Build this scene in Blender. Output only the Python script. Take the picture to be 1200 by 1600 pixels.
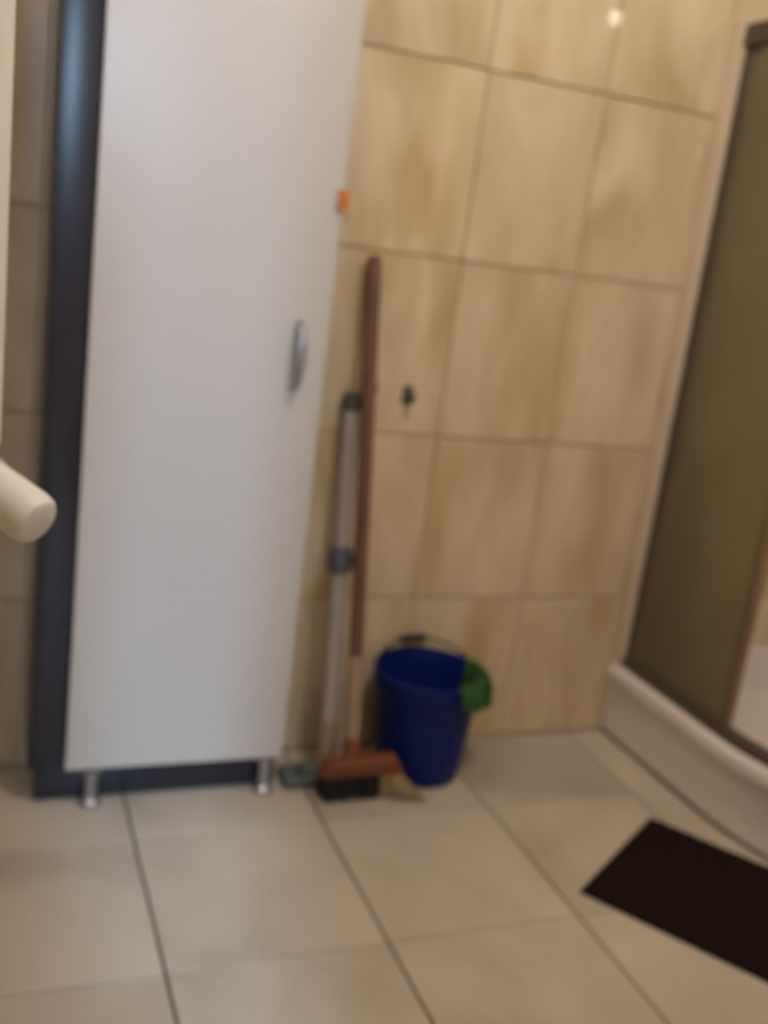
import bpy, bmesh, math, random
from mathutils import Vector, Matrix
random.seed(7)
for o in list(bpy.data.objects):
    bpy.data.objects.remove(o)
SC = bpy.context.scene
COL = SC.collection
PI = math.pi

# ------------------------------------------------------------------ camera
cd = bpy.data.cameras.new('camera')
cam = bpy.data.objects.new('camera', cd)
COL.objects.link(cam)
R = Matrix(((0.92752, -0.025966, -0.372871), (-0.351988, 0.274924, -0.894718), (0.125744, 0.961115, 0.245858)))
cam.matrix_world = Matrix.Translation((0, 0, 1.0)) @ R.to_4x4()
cd.sensor_fit = 'VERTICAL'
cd.sensor_height = 32
cd.sensor_width = 24
cd.lens = 31.96
cd.clip_start = 0.02
cd.dof.use_dof = True            # the photograph is soft all over: focused far too near
cd.dof.focus_distance = 0.60
cd.dof.aperture_fstop = 3.8
SC.camera = cam

# ------------------------------------------------------------------ world, lights, exposure
w = bpy.data.worlds.new('world')
SC.world = w
w.use_nodes = True
w.node_tree.nodes['Background'].inputs[0].default_value = (0.55, 0.68, 1.0, 1)
w.node_tree.nodes['Background'].inputs[1].default_value = 0.6

def area(name, loc, rot, sx, sy, power, color):
    l = bpy.data.lights.new(name, 'AREA')
    l.shape = 'RECTANGLE'; l.size = sx; l.size_y = sy; l.energy = power; l.color = color
    o = bpy.data.objects.new(name, l); o.location = loc; o.rotation_euler = rot
    COL.objects.link(o)
    return o
# unseen panel added for bluish daylight on the cabinet, shining through a slit opening
area('added_daylight_panel', (0.0, -3.0, 2.35), (PI/2, 0, 0), 0.14, 1.6, 165, (0.42, 0.68, 1.0))
# warm ceiling lamp and a wall lamp (their glass globes are built below)
def point(name, loc, r, power, color):
    l = bpy.data.lights.new(name, 'POINT'); l.energy = power; l.color = color; l.shadow_soft_size = r
    o = bpy.data.objects.new(name, l); o.location = loc; COL.objects.link(o)
LAMP = (0.62, 0.58, 2.26)
point('ceiling_light', LAMP, 0.09, 32, (1.0, 0.92, 0.86))
SCONCE = (2.15, 0.03, 1.93)
point('wall_light', SCONCE, 0.022, 2.2, (1.0, 0.91, 0.78))

SC.view_settings.view_transform = 'Standard'
SC.view_settings.look = 'None'
SC.view_settings.gamma = 1
SC.view_settings.use_curve_mapping = False
SC.view_settings.exposure = 0.0

# ------------------------------------------------------------------ materials
def mat(name, color, rough=0.5, metal=0.0, noise=0.0, nscale=8, bump=0.0, bscale=200, c2=None, coat=0.0, stretch=None, spec=None):
    m = bpy.data.materials.new(name); m.use_nodes = True
    nt = m.node_tree; b = nt.nodes['Principled BSDF']
    b.inputs['Roughness'].default_value = rough
    b.inputs['Metallic'].default_value = metal
    b.inputs['Coat Weight'].default_value = coat
    if spec is not None: b.inputs['Specular IOR Level'].default_value = spec
    tc = nt.nodes.new('ShaderNodeTexCoord')
    mp = nt.nodes.new('ShaderNodeMapping'); nt.links.new(tc.outputs['Object'], mp.inputs[0])
    if stretch: mp.inputs['Scale'].default_value = stretch
    n = nt.nodes.new('ShaderNodeTexNoise'); n.inputs['Scale'].default_value = nscale; n.inputs['Detail'].default_value = 4
    nt.links.new(mp.outputs[0], n.inputs[0])
    r = nt.nodes.new('ShaderNodeValToRGB')
    if c2 is None: c2 = tuple(max(0, c*(1-noise)) for c in color)
    r.color_ramp.elements[0].position = 0.35; r.color_ramp.elements[1].position = 0.65
    r.color_ramp.elements[0].color = (*c2, 1); r.color_ramp.elements[1].color = (*color, 1)
    nt.links.new(n.outputs[0], r.inputs[0]); nt.links.new(r.outputs[0], b.inputs['Base Color'])
    if bump:
        n2 = nt.nodes.new('ShaderNodeTexNoise'); n2.inputs['Scale'].default_value = bscale
        nt.links.new(tc.outputs['Object'], n2.inputs[0])
        bp = nt.nodes.new('ShaderNodeBump'); bp.inputs['Strength'].default_value = bump; bp.inputs['Distance'].default_value = 0.002
        nt.links.new(n2.outputs[0], bp.inputs['Height']); nt.links.new(bp.outputs[0], b.inputs['Normal'])
    return m

def tile_mat(name, cols, rough, scale, stretch, vein, coat=0.0):
    """marbled ceramic: each tile takes its own piece of the pattern"""
    m = bpy.data.materials.new(name); m.use_nodes = True
    nt = m.node_tree; b = nt.nodes['Principled BSDF']; L = nt.links.new
    b.inputs['Roughness'].default_value = rough; b.inputs['Coat Weight'].default_value = coat
    tc = nt.nodes.new('ShaderNodeTexCoord'); oi = nt.nodes.new('ShaderNodeObjectInfo')
    mul = nt.nodes.new('ShaderNodeMath'); mul.operation = 'MULTIPLY'; mul.inputs[1].default_value = 40
    L(oi.outputs['Random'], mul.inputs[0])
    mp = nt.nodes.new('ShaderNodeMapping'); mp.inputs['Scale'].default_value = stretch
    L(tc.outputs['Object'], mp.inputs[0]); L(mul.outputs[0], mp.inputs['Location'])
    n = nt.nodes.new('ShaderNodeTexNoise'); n.inputs['Scale'].default_value = scale; n.inputs['Detail'].default_value = 5
    n.inputs['Distortion'].default_value = 0.6
    L(mp.outputs[0], n.inputs[0])
    r = nt.nodes.new('ShaderNodeValToRGB'); e = r.color_ramp.elements
    e[0].position = 0.30; e[0].color = (*cols[0], 1); e[1].position = 0.68; e[1].color = (*cols[2], 1)
    k = e.new(0.48); k.color = (*cols[1], 1)
    L(n.outputs[0], r.inputs[0])
    # a few darker ochre stains with a soft outline
    n3 = nt.nodes.new('ShaderNodeTexNoise'); n3.inputs['Scale'].default_value = scale*0.8; n3.inputs['Detail'].default_value = 3
    off = nt.nodes.new('ShaderNodeVectorMath'); off.operation = 'ADD'; off.inputs[1].default_value = (7.3, 3.1, 5.7)
    L(mp.outputs[0], off.inputs[0]); L(off.outputs[0], n3.inputs[0])
    r3 = nt.nodes.new('ShaderNodeValToRGB'); r3.color_ramp.elements[0].position = 0.56; r3.color_ramp.elements[1].position = 0.74
    r3.color_ramp.elements[0].color = (0, 0, 0, 1); r3.color_ramp.elements[1].color = (0.8, 0.8, 0.8, 1)
    L(n3.outputs[0], r3.inputs[0])
    mx = nt.nodes.new('ShaderNodeMix'); mx.data_type = 'RGBA'
    L(r3.outputs[0], mx.inputs[0]); L(r.outputs[0], mx.inputs[6]); mx.inputs[7].default_value = (*vein, 1)
    hsv = nt.nodes.new('ShaderNodeHueSaturation')
    mr = nt.nodes.new('ShaderNodeMapRange'); mr.inputs[3].default_value = 0.94; mr.inputs[4].default_value = 1.05
    L(oi.outputs['Random'], mr.inputs[0]); L(mr.outputs[0], hsv.inputs['Value'])
    L(mx.outputs[2], hsv.inputs['Color']); L(hsv.outputs[0], b.inputs['Base Color'])
    bp = nt.nodes.new('ShaderNodeBump'); bp.inputs['Strength'].default_value = 0.12; bp.inputs['Distance'].default_value = 0.002
    L(n.outputs[0], bp.inputs['Height']); L(bp.outputs[0], b.inputs['Normal'])
    return m

M = {}
M['wall_tile'] = tile_mat('wall_tile', [(0.55, 0.43, 0.26), (0.67, 0.545, 0.365), (0.77, 0.645, 0.46)], 0.30, 4.2, (2.2, 2.2, 0.75), (0.50, 0.35, 0.15), coat=0.16)
M['floor_tile'] = tile_mat('floor_tile', [(0.42, 0.365, 0.29), (0.52, 0.455, 0.37), (0.59, 0.52, 0.42)], 0.38, 3.0, (1, 1, 1), (0.42, 0.34, 0.25))
M['wall_grout'] = mat('wall_grout', (0.47, 0.36, 0.24), 0.9, noise=0.2)
M['floor_grout'] = mat('floor_grout', (0.06, 0.042, 0.03), 0.9, noise=0.2)
M['plaster'] = mat('plaster', (0.72, 0.68, 0.62), 0.9, noise=0.05, bump=0.2)
M['white_lacquer'] = mat('white_lacquer', (0.575, 0.53, 0.485), 0.28, noise=0.02, nscale=3)
M['dark_lacquer'] = mat('dark_lacquer', (0.020, 0.020, 0.030), 0.24, noise=0.3)
M['steel'] = mat('brushed_steel', (0.42, 0.42, 0.44), 0.35, 0.8, noise=0.15)
M['dull_grey'] = mat('dull_grey_metal', (0.11, 0.105, 0.10), 0.5, 0.2, noise=0.15)
M['blue_plastic'] = mat('blue_plastic', (0.001, 0.014, 0.16), 0.55, noise=0.12, nscale=5, spec=0.25)
M['black_plastic'] = mat('black_plastic', (0.012, 0.012, 0.015), 0.5, noise=0.2)
M['green_cloth'] = mat('green_cloth', (0.022, 0.095, 0.015), 0.95, c2=(0.010, 0.045, 0.015), nscale=30, bump=0.5, bscale=500)
M['lime_trim'] = mat('lime_trim', (0.24, 0.30, 0.03), 0.9, noise=0.2)
M['mat_pile'] = mat('brown_pile', (0.020, 0.010, 0.009), 1.0, c2=(0.012, 0.006, 0.006), nscale=120, bump=1.0, bscale=400, spec=0.1)
M['acrylic'] = mat('white_acrylic', (0.84, 0.79, 0.75), 0.30, noise=0.03)
M['cream_metal'] = mat('cream_metal', (0.70, 0.58, 0.44), 0.4, noise=0.05)
M['rail'] = mat('bronze_rail', (0.10, 0.075, 0.055), 0.45, 0.2, noise=0.15)
M['door_profile'] = mat('brown_profile', (0.30, 0.19, 0.11), 0.45, noise=0.1)
M['white_enamel'] = mat('white_enamel', (0.80, 0.76, 0.70), 0.35, noise=0.03)
M['white_plastic'] = mat('white_plastic', (0.78, 0.74, 0.68), 0.45, noise=0.04)
M['blue_plastic_ring'] = mat('pale_blue_plastic', (0.50, 0.56, 0.64), 0.5, noise=0.1)
M['orange_plastic'] = mat('orange_plastic', (0.62, 0.20, 0.02), 0.5, noise=0.1)
M['orange_wood'] = mat('orange_wood', (0.22, 0.072, 0.026), 0.6, c2=(0.13, 0.038, 0.015), nscale=14, stretch=(0.3, 3, 3))
M['handle_wood'] = mat('red_brown_wood', (0.17, 0.085, 0.052), 0.6, c2=(0.12, 0.058, 0.036), nscale=20, stretch=(3, 3, 0.2))
M['tan_sleeve'] = mat('tan_sleeve', (0.34, 0.245, 0.16), 0.6, noise=0.12)
M['bristle'] = mat('tan_bristle', (0.46, 0.35, 0.20), 0.8, c2=(0.30, 0.21, 0.10), nscale=60)
M['black_bristle'] = mat('black_bristle', (0.010, 0.012, 0.018), 0.7, noise=0.2)
M['mop_tube'] = mat('pale_grey_tube', (0.46, 0.42, 0.39), 0.4, 0.0, noise=0.08)
M['joint'] = mat('slate_plastic', (0.11, 0.11, 0.16), 0.5, noise=0.15)
M['teal_grey'] = mat('teal_grey_plastic', (0.11, 0.13, 0.13), 0.55, noise=0.1)

def glass_mat(name, tint, haze, hazecol):
    m = bpy.data.materials.new(name); m.use_nodes = True
    nt = m.node_tree; nt.nodes.clear(); L = nt.links.new
    out = nt.nodes.new('ShaderNodeOutputMaterial')
    tr = nt.nodes.new('ShaderNodeBsdfTransparent'); tr.inputs[0].default_value = (*tint, 1)
    df = nt.nodes.new('ShaderNodeBsdfDiffuse'); df.inputs[0].default_value = (*hazecol, 1)
    gl = nt.nodes.new('ShaderNodeBsdfGlossy'); gl.inputs['Roughness'].default_value = 0.15
    fr = nt.nodes.new('ShaderNodeFresnel'); fr.inputs[0].default_value = 1.3
    m1 = nt.nodes.new('ShaderNodeMixShader'); m1.inputs[0].default_value = haze
    m2 = nt.nodes.new('ShaderNodeMixShader')
    L(tr.outputs[0], m1.inputs[1]); L(df.outputs[0], m1.inputs[2])
    L(fr.outputs[0], m2.inputs[0]); L(m1.outputs[0], m2.inputs[1]); L(gl.outputs[0], m2.inputs[2])
    L(m2.outputs[0], out.inputs[0])
    return m
M['smoked_glass'] = glass_mat('smoked_glass', (0.90, 0.885, 0.80), 0.24, (0.44, 0.38, 0.24))
M['lamp_glass'] = bpy.data.materials.new('lamp_glass'); M['lamp_glass'].use_nodes = True
_b = M['lamp_glass'].node_tree.nodes['Principled BSDF']
_b.inputs['Base Color'].default_value = (1, 0.9, 0.8, 1)
_b.inputs['Emission Color'].default_value = (1, 0.84, 0.66, 1); _b.inputs['Emission Strength'].default_value = 14

# ------------------------------------------------------------------ mesh helpers
def box(bm, x0, y0, z0, x1, y1, z1, bev=0.0, seg=2, mtx=None):
    t = bmesh.new(); bmesh.ops.create_cube(t, size=1)
    for v in t.verts:
        v.co = Vector((x0 + (v.co.x+.5)*(x1-x0), y0 + (v.co.y+.5)*(y1-y0), z0 + (v.co.z+.5)*(z1-z0)))
    if bev: bmesh.ops.bevel(t, geom=t.edges[:], offset=bev, segments=seg, affect='EDGES', profile=0.7)
    if mtx: bmesh.ops.transform(t, matrix=mtx, verts=t.verts)
    me = bpy.data.meshes.new('t'); t.to_mesh(me); bm.from_mesh(me); bpy.data.meshes.remove(me); t.free()

def tube(bm, pts, rad, n=16, caps=True):
    """swept tube through pts; rad is a number or one per point"""
    pts = [Vector(p) for p in pts]
    rs = rad if isinstance(rad, (list, tuple)) else [rad]*len(pts)
    rings = []; up = None
    for i, p in enumerate(pts):
        d = (pts[min(i+1, len(pts)-1)] - pts[max(i-1, 0)]).normalized()
        if up is None: up = d.orthogonal().normalized()
        up = (up - d*up.dot(d)).normalized(); s = d.cross(up)
        rings.append([bm.verts.new(p + (up*math.cos(a) + s*math.sin(a))*rs[i]) for a in [2*PI*k/n for k in range(n)]])
    for a, b in zip(rings, rings[1:]):
        for k in range(n): bm.faces.new((a[k], a[(k+1) % n], b[(k+1) % n], b[k]))
    if caps:
        bm.faces.new(rings[0][::-1]); bm.faces.new(rings[-1])

def lathe(bm, prof, c=(0, 0, 0), n=40, close=True):
    rings = []
    for r, z in prof:
        rings.append([bm.verts.new((c[0]+r*math.cos(2*PI*k/n), c[1]+r*math.sin(2*PI*k/n), c[2]+z)) for k in range(n)])
    for a, b in zip(rings, rings[1:]):
        for k in range(n): bm.faces.new((a[k], a[(k+1) % n], b[(k+1) % n], b[k]))
    if close:
        bm.faces.new(rings[0][::-1]); bm.faces.new(rings[-1])

def obj(name, bm, m, parent=None, smooth=True, loc=None):
    bmesh.ops.recalc_face_normals(bm, faces=bm.faces[:])
    me = bpy.data.meshes.new(name); bm.to_mesh(me); bm.free()
    me.materials.append(M[m] if isinstance(m, str) else m)
    if smooth:
        me.polygons.foreach_set('use_smooth', [True]*len(me.polygons))
        me.set_sharp_from_angle(angle=math.radians(35))
    o = bpy.data.objects.new(name, me); COL.objects.link(o)
    if loc: o.location = loc
    if parent: o.parent = parent
    return o

def thing(name, label, cat, loc=(0, 0, 0), group=None):
    """Empty at the base; parts are modelled in world coordinates and offset back"""
    o = bpy.data.objects.new(name, None); COL.objects.link(o); o.location = loc; o.empty_display_size = 0.05
    o['label'] = label; o['category'] = cat
    if group: o['group'] = group
    return o
def part(name, bm, m, t, smooth=True):
    """bm in world coordinates -> local to thing t (or to a part of it)"""
    root = t
    off = Vector((0, 0, 0))
    while root is not None:
        off += root.location; root = root.parent
    bmesh.ops.translate(bm, verts=bm.verts, vec=-off)
    return obj(name, bm, m, t, smooth)
def struct(name, bm, m, parent=None, smooth=False):
    o = obj(name, bm, m, parent, smooth)
    if parent is None: o['kind'] = 'structure'
    return o

# ------------------------------------------------------------------ room shell
XL, XR, YB, YF, ZC = -0.10, 2.255, 1.800, -1.05, 2.45
FL = 0.3333          # floor tiles
WW, WH = 0.25, 0.337 # wall tiles

bm = bmesh.new(); box(bm, XL-0.1, YF-0.6, -0.06, XR+0.1, YB+0.1, -0.004)
floor = struct('floor', bm, 'floor_grout')
bm = bmesh.new(); box(bm, XL-0.1, YB+0.004, -0.06, XR+0.1, YB+0.1, ZC)
wall_back = struct('wall_back', bm, 'wall_grout')
bm = bmesh.new(); box(bm, XR+0.004, YF-0.1, -0.06, XR+0.1, YB+0.1, ZC)
wall_right = struct('wall_right', bm, 'wall_grout')
bm = bmesh.new(); box(bm, XL-0.1, YF-0.1, -0.06, XL-0.004, YB+0.1, ZC)
wall_left = struct('wall_left', bm, 'wall_grout')
# front wall (behind the camera), its slit opening shaped to narrow the daylight
bm = bmesh.new()
box(bm, XL-0.1, YF-0.1, -0.06, 0.03, YF, ZC); box(bm, 0.235, YF-0.1, -0.06, XR+0.1, YF, ZC); box(bm, 0.03, YF-0.1, 1.95, 0.235, YF, ZC)
struct('wall_front', bm, 'plaster')
bm = bmesh.new()
box(bm, 0.03, YF-0.11, 0, 0.058, YF+0.012, 2.03, 0.003); box(bm, 0.215, YF-0.11, 0, 1.05, YF+0.012, 2.03, 0.003); box(bm, 0.058, YF-0.11, 1.92, 0.215, YF+0.012, 2.03, 0.003)
struct('daylight_slit_frame', bm, 'white_enamel')  # unseen frame added to confine the daylight to the cabinet
bm = bmesh.new(); box(bm, XL-0.1, YF-0.1, ZC, XR+0.1, YB+0.1, ZC+0.08)
struct('ceiling', bm, 'plaster')

def tile_mesh(sx, sy, sz, bev):
    b = bmesh.new(); bmesh.ops.create_cube(b, size=1)
    for v in b.verts: v.co = Vector((v.co.x*sx, v.co.y*sy, v.co.z*sz))
    bmesh.ops.bevel(b, geom=b.edges[:], offset=bev, segments=1, affect='EDGES')
    me = bpy.data.meshes.new('tile'); b.to_mesh(me); b.free(); return me
def clipped(cache, a, key, m):
    if key not in cache:
        me = tile_mesh(*key, 0.0012); me.materials.append(M[m]); cache[key] = me
    return cache[key]
def lay(parent, kind, u0, us, ulo, uhi, v0, vs, vlo, vhi, gap, m, place, vgap=None):
    """one object per tile; edge tiles are cut to fit"""
    cache = {}
    i = math.floor((ulo-u0)/us)
    while u0+i*us < uhi - 1e-4:
        a, b = max(ulo, u0+i*us), min(uhi, u0+(i+1)*us)
        j = math.floor((vlo-v0)/vs)
        while v0+j*vs < vhi - 1e-4:
            c, d = max(vlo, v0+j*vs), min(vhi, v0+(j+1)*vs)
            j += 1
            if b-a < 0.012 or d-c < 0.012: continue
            su, sv = round(b-a-gap, 4), round(d-c-(vgap or gap), 4)
            key, loc = place((a+b)/2, (c+d)/2, su, sv)
            me = clipped(cache, None, key, m)
            o = bpy.data.objects.new('tile', me); COL.objects.link(o); o.location = loc; o.parent = parent
        i += 1
rz = random.Random(3)
T = 0.008
lay(floor, 'f', 0.264, FL, XL, XR, 1.197, FL, YF, YB, 0.0042, 'floor_tile',
    lambda u, v, su, sv: ((su, sv, T), (u, v, -T/2 + rz.uniform(-.0003, .0003))), 0.0020)
lay(wall_back, 'b', 0.842, WW, XL, XR, -0.012, WH, 0.0, ZC, 0.0035, 'wall_tile',
    lambda u, v, su, sv: ((su, T, sv), (u, YB + T/2 + rz.uniform(-.0004, .0004), v)))
lay(wall_right, 'r', 1.80, WW, YF, YB, -0.012, WH, 0.0, ZC, 0.0035, 'wall_tile',
    lambda u, v, su, sv: ((T, su, sv), (XR + T/2, u, v)))
lay(wall_left, 'l', 1.80, WW, YF, YB, -0.012, WH, 0.0, ZC, 0.0035, 'wall_tile',
    lambda u, v, su, sv: ((T, su, sv), (XL - T/2, u, v)))

# ------------------------------------------------------------------ tall cabinet
CX0, CX1, CF, CBk = 0.098, 0.545, 1.655, 1.796
cab = thing('tall_cabinet', 'tall narrow cabinet with a glossy white door and a dark side standing on short feet', 'cabinet', ((CX0+CX1)/2, 1.72, 0))
bm = bmesh.new()
box(bm, CX0, CF, 0.072, CX0+0.018, CBk, 1.86, 0.0015); box(bm, CX1-0.018, CF, 0.072, CX1, CBk, 1.86, 0.0015)
box(bm, CX0+0.018, CF, 0.072, CX1-0.018, CBk, 0.09, 0.0015); box(bm, CX0+0.018, CF, 1.842, CX1-0.018, CBk, 1.86, 0.0015)
box(bm, CX0+0.018, CBk-0.006, 0.09, CX1-0.018, CBk, 1.842)
for z in (0.45, 0.85, 1.25, 1.55): box(bm, CX0+0.018, CF+0.01, z, CX1-0.018, CBk-0.006, z+0.016)
part('carcass', bm, 'dark_lacquer', cab)
bm = bmesh.new(); box(bm, CX0+0.001, CF-0.012, 0.090, 0.156, CF-0.0003, 1.86, 0.002)
s = part('side_stile', bm, 'dark_lacquer', cab); s['label'] = 'glossy dark stile left of the white door'
bm = bmesh.new(); box(bm, CX0+0.012, CF+0.012, 0.006, CX1-0.006, CF+0.026, 0.072, 0.001)
part('under_shade_board', bm, 'dark_lacquer', cab)  # dark board added to stand for the shade under the cabinet
bm = bmesh.new(); box(bm, 0.158, CF-0.021, 0.076, 0.541, CF-0.001, 1.86, 0.003, 3)
door = part('door', bm, 'white_lacquer', cab); door['label'] = 'plain glossy white door'
bm = bmesh.new()
hx, hy = 0.488, CF-0.021
tube(bm, [(hx, hy+0.001, 0.762), (hx, hy-0.014, 0.764), (hx, hy-0.022, 0.774), (hx, hy-0.024, 0.80), (hx, hy-0.024, 0.83), (hx, hy-0.022, 0.855), (hx, hy-0.014, 0.865), (hx, hy+0.001, 0.867)],
     [0.007, 0.0065, 0.0075, 0.009, 0.009, 0.0075, 0.0065, 0.007], 14)
h = part('door_handle', bm, 'steel', door); h['label'] = 'small grey metal bow handle'
for fx, fy in ((0.203, 1.648), (0.515, 1.648), (0.14, 1.77), (0.51, 1.77)):
    bm = bmesh.new(); lathe(bm, [(0.017, 0), (0.019, 0.003), (0.018, 0.010), (0.011, 0.016), (0.011, 0.058), (0.018, 0.064), (0.018, 0.0718)], (fx, fy, 0), 20)
    part('foot', bm, 'steel', cab)

# orange clip on the door edge
clip = thing('clip', 'small orange clip on the right edge of the white cabinet door', 'clip', (0.541, 1.634, 1.05))
bm = bmesh.new(); box(bm, 0.5385, 1.6225, 1.056, 0.5415+0.003, 1.653, 1.084, 0.0012); box(bm, 0.530, 1.626, 1.055, 0.5390, 1.6335, 1.085, 0.001)
part('clip_body', bm, 'orange_plastic', clip)
bm = bmesh.new(); tube(bm, [(0.543, 1.624, 1.055), (0.543, 1.619, 1.051), (0.543, 1.619, 1.041), (0.543, 1.624, 1.037)], 0.0018, 8)
part('clip_tab', bm, 'orange_plastic', clip)

# ------------------------------------------------------------------ broom
brm = thing('broom', 'broom with a red-brown handle, orange head and mixed black and tan bristles', 'broom', (0.70, 1.60, 0))
def broom_arc(n=9): return [i/(n-1) for i in range(n)]
BX0, BX1, BY = 0.608, 0.770, 1.604
bm = bmesh.new()
box(bm, BX0, BY-0.020, 0.050, BX1, BY+0.020, 0.080, 0.008, 3)
for v in bm.verts:
    if v.co.z > 0.068: v.co.x = 0.69 + (v.co.x-0.69)*0.86
part('head', bm, 'orange_wood', brm)
hb, ht = Vector((0.668, BY+0.002, 0.076)), Vector((0.659, 1.779, 0.990))
d = ht-hb
bm = bmesh.new(); tube(bm, [hb, hb+d*0.02, hb+d*0.045, hb+d*0.05], [0.019, 0.018, 0.015, 0.0125], 18)
part('socket', bm, 'orange_wood', brm)
bm = bmesh.new(); tube(bm, [hb+d*0.045, hb+d*0.21, hb+d*0.213], [0.0140, 0.0140, 0.0130], 16)
s = part('sleeve', bm, 'tan_sleeve', brm); s['label'] = 'tan lower section of the handle'
bm = bmesh.new(); tube(bm, [hb+d*0.211, hb+d*0.6, hb+d*0.985, hb+d*0.996, ht], [0.0130, 0.0130, 0.0130, 0.011, 0.005], 16)
part('handle', bm, 'handle_wood', brm)
def bristles(x0, x1, nx, spread, m, label, r=0.0016, fwd=0.0):
    bm = bmesh.new(); rr = random.Random(5)
    for i in range(nx):
        for j in range(6):
            x = x0 + (x1-x0)*(i+.5)/nx + rr.uniform(-.001, .001); y = BY-0.014 + 0.028*j/5
            k = (i+.5)/nx
            dx = spread*k + rr.uniform(-.003, .003); dy = (j-2.5)*0.002 + rr.uniform(-.003, .003) + fwd*k
            tube(bm, [(x, y, 0.052), (x+dx*.4, y+dy*.4, 0.028), (x+dx, y+dy, 0.001+rr.uniform(0, .004))], [r, r, r*0.7], 4)
    o = part('bristles', bm, m, brm, False); o['kind'] = 'stuff'; o['label'] = label
bristles(BX0+0.006, BX0+0.118, 34, 0.0, 'black_bristle', 'black bristles')
bristles(BX0+0.118, BX1-0.003, 9, 0.052, 'bristle', 'tan bristles splayed outwards at the end', 0.0023, -0.034)

# ------------------------------------------------------------------ flat mop behind the broom
mop = thing('flat_mop', 'floor squeegee with a pale grey pole and slate joint leaning beside the cabinet', 'mop', (0.62, 1.68, 0))
mb, mt = Vector((0.643, 1.672, 0.055)), Vector((0.648, 1.780, 0.735))
d = mt-mb
bm = bmesh.new(); box(bm, 0.556, 1.640, 0.004, 0.640, 1.702, 0.022, 0.006, 3); box(bm, 0.59, 1.655, 0.020, 0.645, 1.69, 0.034, 0.006, 3)
s = part('foot_plate', bm, 'teal_grey', mop); s['label'] = 'dull teal grey plate on the floor'
bm = bmesh.new(); box(bm, 0.640, 1.645, 0.003, 0.735, 1.698, 0.018, 0.004, 2)
part('pad', bm, 'black_plastic', mop)
bm = bmesh.new(); tube(bm, [(0.632, 1.672, 0.030), (0.636, 1.672, 0.045), mb+d*0.01, mb+d*0.09, mb+d*0.10], [0.014, 0.017, 0.020, 0.019, 0.0165], 18)
s = part('socket', bm, 'tan_sleeve', mop); s['label'] = 'tan socket'
bm = bmesh.new(); tube(bm, [mb+d*0.09, mb+d*0.53], 0.0165, 18)
part('lower_pole', bm, 'mop_tube', mop)
bm = bmesh.new(); tube(bm, [mb+d*0.515, mb+d*0.52, mb+d*0.56, mb+d*0.585, mb+d*0.59], [0.018, 0.0235, 0.0240, 0.019, 0.014], 20)
lk = part('joint', bm, 'joint', mop)
bm = bmesh.new(); tube(bm, [mb+d*0.55+Vector((0.012, -0.004, 0)), mb+d*0.55+Vector((0.030, -0.008, 0.002)), mb+d*0.55+Vector((0.034, -0.008, 0.002))], [0.010, 0.010, 0.006], 14)
part('clamp_knob', bm, 'joint', lk)
bm = bmesh.new(); tube(bm, [mb+d*0.575, mb+d*0.985, mb+d], [0.0155, 0.0155, 0.008], 18)
part('upper_pole', bm, 'mop_tube', mop)
bm = bmesh.new(); tube(bm, [mb+d*0.955, mb+d*0.96, mb+d*1.00, mb+d*1.01], [0.0158, 0.0172, 0.0165, 0.009], 18)
s = part('end_cap', bm, 'dull_grey', mop); s['label'] = 'dark grey end cap'

# ------------------------------------------------------------------ wall hooks
def hook(x, z, label):
    t = thing('wall_hook', label, 'hook', (x, YB, z), 'grey wall hooks above the bucket')
    bm = bmesh.new(); box(bm, x-0.010, YB-0.005, z-0.017, x+0.010, YB-0.0002, z+0.017, 0.003, 2)
    part('back_plate', bm, 'dull_grey', t)
    bm = bmesh.new(); tube(bm, [(x, YB-0.004, z+0.004), (x, YB-0.016, z-0.002), (x, YB-0.023, z-0.010), (x, YB-0.028, z-0.004), (x, YB-0.029, z+0.006)], [0.007, 0.006, 0.0055, 0.0055, 0.006], 12)
    part('peg', bm, 'dull_grey', t)
hook(0.688, 0.752, 'small grey wall hook at the top of the pale mop pole')
hook(0.766, 0.740, 'small grey wall hook alone on the tiles above the bucket')

# ------------------------------------------------------------------ bucket
BC = (0.844, 1.6875, 0)
bkt = thing('bucket', 'small navy blue plastic bucket standing on the floor against the tiled wall', 'bucket', BC)
H = 0.220
bm = bmesh.new()
prof = [(0.001, 0.004), (0.070, 0.004), (0.073, 0.0), (0.077, 0.002), (0.080, 0.012), (0.088, 0.09), (0.0975, H-0.03), (0.0985, H-0.028), (0.101, H-0.026), (0.1015, H-0.012),
        (0.1045, H-0.010), (0.1055, H-0.004), (0.104, H), (0.0995, H), (0.098, H-0.004), (0.0955, H-0.03), (0.085, 0.09), (0.077, 0.012), (0.074, 0.008), (0.001, 0.008)]
K = 1.055
lathe(bm, [(r_*K, z_) for r_, z_ in prof], BC, 56)
body = part('body', bm, 'blue_plastic', bkt)
for sx in (-1, 1):
    a = math.radians(20)
    ex, ey = BC[0]+sx*0.109*math.cos(a), BC[1]+sx*0.103*math.sin(a)*0.4
    bm = bmesh.new(); tube(bm, [(ex-sx*0.006, ey, H-0.022), (ex+sx*0.005, ey, H-0.022), (ex+sx*0.007, ey, H-0.022)], [0.010, 0.010, 0.006], 14)
    part('lug', bm, 'blue_plastic', bkt)
bm = bmesh.new(); pts = []
for k in range(25):      # the bail lies back towards the wall
    a = PI*k/24
    x = -math.cos(a)*0.115; t_ = math.sin(a)*0.112
    pts.append((BC[0]+x, BC[1]+0.014*(-math.cos(a))+t_*0.86, H-0.022+t_*0.42))
pts = [(x, min(y, YB-0.005), z) for x, y, z in pts]
tube(bm, pts, 0.0026, 10)
bail = part('handle', bm, 'black_plastic', bkt)
bm = bmesh.new(); tube(bm, pts[10:15], [0.007]*5, 12)
part('grip', bm, 'black_plastic', bail)

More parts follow.
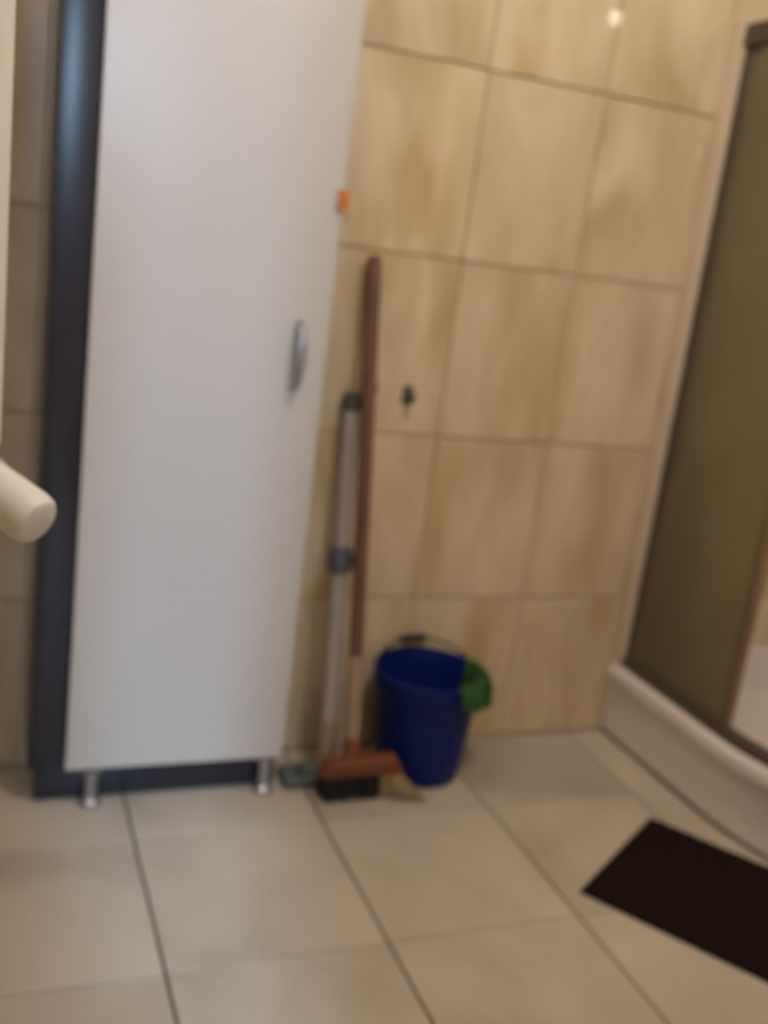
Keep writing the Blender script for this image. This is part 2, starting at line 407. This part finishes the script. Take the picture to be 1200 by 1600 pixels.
# green cloth hung over the rim
def drape(a0, a1, n, inner, outer, thick, wob, seed):
    bm = bmesh.new(); rr = random.Random(seed); grid = []
    ph = [rr.uniform(0, 6) for _ in range(4)]
    path = []
    for k in range(9): path.append((0.0925-0.004*(1-k/8), H-inner*(1-k/8)-0.004))
    path += [(0.0945, H+0.003), (0.101, H+0.0055), (0.1085, H+0.001)]
    for k in range(1, 11): path.append((0.1105+0.002*k/10, H-outer*k/10))
    for i in range(n+1):
        a = a0+(a1-a0)*i/n; row = []
        L = 0.78+0.22*math.sin(i/n*PI)+0.08*math.sin(i*0.9+ph[0])
        for j, (r, z) in enumerate(path):
            amp = wob*min(1, abs(j-10)/5.0)
            f = abs(math.sin(a*11+ph[1]+j*0.08))*amp
            rr_ = r*1.055 + (f if j > 10 else -f)
            zz = H + (z-H)*L if z < H else z + 0.35*f
            row.append(Vector((BC[0]+rr_*math.cos(a), BC[1]+rr_*math.sin(a), zz)))
        grid.append(row)
    vs = [[bm.verts.new(p) for p in row] for row in grid]
    for i in range(n):
        for j in range(len(path)-1): bm.faces.new((vs[i][j], vs[i+1][j], vs[i+1][j+1], vs[i][j+1]))
    bmesh.ops.recalc_face_normals(bm, faces=bm.faces[:])
    bmesh.ops.solidify(bm, geom=bm.faces[:], thickness=thick)
    return bm, grid
cl = thing('cleaning_cloth', 'green cleaning cloth hanging over the right rim of the blue bucket', 'cloth', (BC[0]+0.1, BC[1]-0.05, H-0.05))
bm, grid = drape(math.radians(-82), math.radians(14), 44, 0.07, 0.046, 0.0018, 0.012, 2)
part('cloth', bm, 'green_cloth', cl)
bm = bmesh.new(); tube(bm, [g[-1] + Vector((0, 0, -0.001)) for g in grid[22:]], 0.0035, 8)
tube(bm, [grid[-1][j] for j in range(8, len(grid[-1]))], 0.003, 8)
s = part('hem', bm, 'lime_trim', cl); s['label'] = 'lime green hem'

# ------------------------------------------------------------------ bath mat
md = Vector((0.56, -0.83, 0)).normalized(); ma = Vector((0.83, 0.56, 0)).normalized()
TL = Vector((1.238, 1.432, 0)); mw, ml = 0.325, 0.45
mc = TL - ma*mw/2 + md*ml/2
bth = thing('bath_mat', 'dark brown rectangular bath mat lying on the floor in front of the shower', 'mat', mc)
bth.rotation_euler = (0, 0, math.atan2(md.y, md.x))
bm = bmesh.new()
nx, ny = 60, 44
rr = random.Random(9)
top = [[bm.verts.new(((i/nx-.5)*ml, (j/ny-.5)*mw, 0.010 + rr.uniform(-.0012, .0012) - (0.006 if i in (0, nx) or j in (0, ny) else 0))) for j in range(ny+1)] for i in range(nx+1)]
for i in range(nx):
    for j in range(ny): bm.faces.new((top[i][j], top[i+1][j], top[i+1][j+1], top[i][j+1]))
obj('pile', bm, 'mat_pile', bth)
bm = bmesh.new(); box(bm, -ml/2-0.002, -mw/2-0.002, 0.0003, ml/2+0.002, mw/2+0.002, 0.0055, 0.002, 2)
obj('backing', bm, 'mat_pile', bth)

# ------------------------------------------------------------------ shower tray (quadrant)
TX, TY, RAD = 1.345, 1.45, 0.55
def quad(off=0.0, n=18, y_end=None):
    """outline of the quadrant's open side, from the back wall to the right wall, inset by off"""
    pts = [(TX+off, YB-0.001), (TX+off, (YB+TY)/2), (TX+off, TY)]
    for k in range(1, n+1):
        a = PI + (PI/2)*k/n
        pts.append((TX+RAD + (RAD-off)*math.cos(a), TY + (RAD-off)*math.sin(a)))
    pts += [((TX+RAD+XR)/2, TY-RAD+off), (XR-0.001, TY-RAD+off)]
    return pts
tray = thing('shower_tray', 'white quadrant shower tray with a curved front in the tiled corner', 'shower tray', (1.85, 1.4, 0))
def tray_outline(prof):
    """sweep (offset, z) profile along the open side, close to the corner"""
    bm = bmesh.new(); rows = []
    for off, z in prof:
        q = quad(off); rows.append([bm.verts.new((x, y, z)) for x, y in q])
    for a, b in zip(rows, rows[1:]):
        for k in range(len(a)-1): bm.faces.new((a[k], a[k+1], b[k+1], b[k]))
    return bm, rows
bm, rows = tray_outline([(0.016, 0.0003), (0.0095, 0.0003), (0.0095, 0.003), (0.0125, 0.0065), (0.016, 0.0065)])
x_ = part('base_strip', bm, 'rail', tray); x_['label'] = 'thin dark strip along the tray base on the floor'  # thin dark strip where the tray meets the floor
bm, rows = tray_outline([(0.016, 0.001), (0.013, 0.02), (0.012, 0.125), (0.010, 0.1285), (0.004, 0.131), (0.002, 0.134), (0.0055, 0.137), (0.0, 0.142), (-0.001, 0.155), (0.002, 0.163), (0.010, 0.167), (0.052, 0.167), (0.062, 0.163), (0.075, 0.118), (0.10, 0.10)])
# basin floor out to the two walls
c = bm.verts.new((XR-0.001, YB-0.001, 0.10)); last = rows[-1]
for k in range(len(last)-1): bm.faces.new((last[k], last[k+1], c))
part('basin', bm, 'acrylic', tray)
bm = bmesh.new(); box(bm, TX+0.05, YB-0.030, 0.095, XR-0.001, YB-0.001, 0.20, 0.006, 3); box(bm, XR-0.030, TY-RAD+0.05, 0.095, XR-0.001, YB-0.029, 0.20, 0.006, 3)
part('upstand', bm, 'acrylic', tray)
bm = bmesh.new(); lathe(bm, [(0.045, 0.0), (0.045, 0.003), (0.040, 0.005), (0.004, 0.006)], (1.85, 1.40, 0.1002), 28)
part('drain_cover', bm, 'steel', tray)

# ------------------------------------------------------------------ shower enclosure
ZT = 1.47
enc = thing('shower_enclosure', 'quadrant shower enclosure with smoked glass, brown rails and pale wall profile', 'shower', (1.85, 1.4, 0.167))
def ribbon(o0, o1, z0, z1, sel=None, pts=None):
    bm = bmesh.new()
    q0, q1 = quad(o0, 30), quad(o1, 30)
    if sel: q0, q1 = q0[sel[0]:sel[1]], q1[sel[0]:sel[1]]
    A = [[bm.verts.new((x, y, z)) for x, y in q] for q, z in ((q0, z0), (q1, z0), (q1, z1), (q0, z1))]
    for i in range(4):
        a, b = A[i], A[(i+1) % 4]
        for k in range(len(a)-1): bm.faces.new((a[k], a[k+1], b[k+1], b[k]))
    bm.faces.new([A[i][0] for i in range(4)]); bm.faces.new([A[i][-1] for i in range(4)][::-1])
    return bm
part('bottom_rail', ribbon(0.018, 0.050, 0.1675, 0.186), 'rail', enc)
part('top_rail', ribbon(0.018, 0.050, ZT, ZT+0.038), 'rail', enc)
bm = bmesh.new(); box(bm, TX+0.004, YB-0.020, 0.1675, TX+0.038, YB-0.0008, ZT+0.045, 0.003, 2); part('wall_profile', bm, 'cream_metal', enc)
bm = bmesh.new(); box(bm, XR-0.020, TY-RAD+0.010, 0.1675, XR-0.0008, TY-RAD+0.05, ZT+0.045, 0.003, 2); part('wall_profile', bm, 'cream_metal', enc)
bm = bmesh.new(); box(bm, TX+0.026, YB-0.036, 0.187, TX+0.042, YB-0.0205, ZT, 0.002); s = part('seal', bm, 'rail', enc); s['label'] = 'dark seal beside the pale profile'
bm = bmesh.new(); box(bm, TX+0.030, TY+0.005, 0.187, TX+0.036, YB-0.037, ZT-0.001, 0.001); part('glass_panel', bm, 'smoked_glass', enc, False)
bm = bmesh.new(); box(bm, TX+RAD, TY-RAD+0.030, 0.187, XR-0.021, TY-RAD+0.036, ZT-0.001, 0.001); part('glass_panel', bm, 'smoked_glass', enc, False)
# the left door slid open behind its fixed panel
bm = bmesh.new(); box(bm, TX+0.043, TY+0.028, 0.190, TX+0.048, YB-0.045, ZT-0.004, 0.001); dr = part('sliding_door', bm, 'smoked_glass', enc, False)
bm = bmesh.new(); box(bm, TX+0.040, TY-0.004, 0.188, TX+0.054, TY+0.028, ZT-0.003, 0.003, 2); part('door_edge', bm, 'door_profile', dr)

# ------------------------------------------------------------------ towel radiator with valve at the left edge
rad = thing('towel_radiator', 'white radiator tube with a white valve head at the left edge of the photo', 'radiator', (-0.02, 0.72, 0.74))
bm = bmesh.new(); tube(bm, [(0.0045, 1.0, 0.775), (0.0045, 1.0, 0.782), (0.0045, 1.0, 1.75), (0.0045, 1.0, 1.757)], [0.012, 0.018, 0.018, 0.012], 24)
part('upright', bm, 'white_enamel', rad)
bm = bmesh.new(); tube(bm, [(-0.021, 0.42, 0.775), (-0.021, 0.42, 0.782), (-0.021, 0.42, 1.75), (-0.021, 0.42, 1.757)], [0.012, 0.018, 0.018, 0.012], 24)
part('upright', bm, 'white_enamel', rad)
for k in range(14):
    z = 0.83 + k*0.066
    bm = bmesh.new(); tube(bm, [(-0.021, 0.42, z), (-0.012, 0.99, z)], 0.009, 12)
    part('rung', bm, 'white_enamel', rad)
for y, x, z in ((0.47, -0.02, 0.863), (0.93, -0.014, 0.863), (0.47, -0.02, 1.655), (0.93, -0.014, 1.655)):
    bm = bmesh.new(); tube(bm, [(XL+0.0003, y, z), (XL+0.006, y, z), (XL+0.007, y, z), (x-0.004, y, z)], [0.014, 0.014, 0.006, 0.006], 12)
    part('bracket', bm, 'white_enamel', rad)
A = Vector((-0.012, 1.0, 0.760)); E = Vector((0.0562, 0.93, 0.7245)); ax = (E-A); Ln = ax.length; u = ax.normalized()
bm = bmesh.new()
tube(bm, [(0.0045, 1.0, 0.777), (0.002, 1.0, 0.760), (-0.004, 0.998, 0.750)], [0.009, 0.012, 0.010], 16)
tube(bm, [(-0.002, 1.0, 0.755), (-0.05, 1.0, 0.752), (XL+0.0003, 1.0, 0.752)], [0.010, 0.0075, 0.0075], 16)
vb = part('valve_body', bm, 'steel', rad)
bm = bmesh.new()
pr = [(0.0, 0.010), (0.012, 0.016), (0.020, 0.020), (0.030, 0.0235), (0.055, 0.0245), (0.088, 0.0252), (0.096, 0.0242), (0.1005, 0.021), (0.1022, 0.016), (0.1025, 0.004)]
tube(bm, [A + u*(s_*Ln/0.1025) for s_, r_ in pr], [r_ for s_, r_ in pr], 32)
vh = part('valve_head', bm, 'white_plastic', rad); vh['label'] = 'white rounded cylindrical valve head'
bm = bmesh.new(); tube(bm, [A+u*0.016, A+u*0.018, A+u*0.034, A+u*0.036], [0.0222, 0.0252, 0.0256, 0.0248], 32)
s = part('scale_ring', bm, 'blue_plastic_ring', vh); s['label'] = 'pale blue grey ring'

# ------------------------------------------------------------------ lamps (outside the frame)
lp = thing('ceiling_lamp', 'round white glass ceiling lamp above the middle of the room', 'lamp', (LAMP[0], LAMP[1], ZC))
bm = bmesh.new(); lathe(bm, [(0.07, -0.03), (0.085, -0.028), (0.085, -0.0005), (0.02, -0.0005)], (LAMP[0], LAMP[1], ZC), 32); part('ceiling_plate', bm, 'white_enamel', lp)
bm = bmesh.new(); lathe(bm, [(0.03, -0.06), (0.09, -0.056), (0.115, -0.045), (0.118, -0.034), (0.07, -0.0305)], (LAMP[0], LAMP[1], ZC), 32); part('lamp_shade', bm, 'lamp_glass', lp)
sc = thing('wall_lamp', 'small wall lamp on the right wall', 'lamp', (XR, SCONCE[1], SCONCE[2]))
bm = bmesh.new(); box(bm, XR-0.012, SCONCE[1]-0.03, SCONCE[2]-0.05, XR-0.0005, SCONCE[1]+0.03, SCONCE[2]+0.05, 0.004); tube(bm, [(XR-0.01, SCONCE[1], SCONCE[2]), (XR-0.05, SCONCE[1], SCONCE[2])], 0.012); part('back_plate', bm, 'steel', sc)
bm = bmesh.new(); tube(bm, [(XR-0.05, SCONCE[1], SCONCE[2]), (XR-0.055, SCONCE[1], SCONCE[2]), (XR-0.072, SCONCE[1], SCONCE[2]), (XR-0.078, SCONCE[1], SCONCE[2])], [0.012, 0.020, 0.024, 0.024]); part('lamp_socket', bm, 'white_enamel', sc)
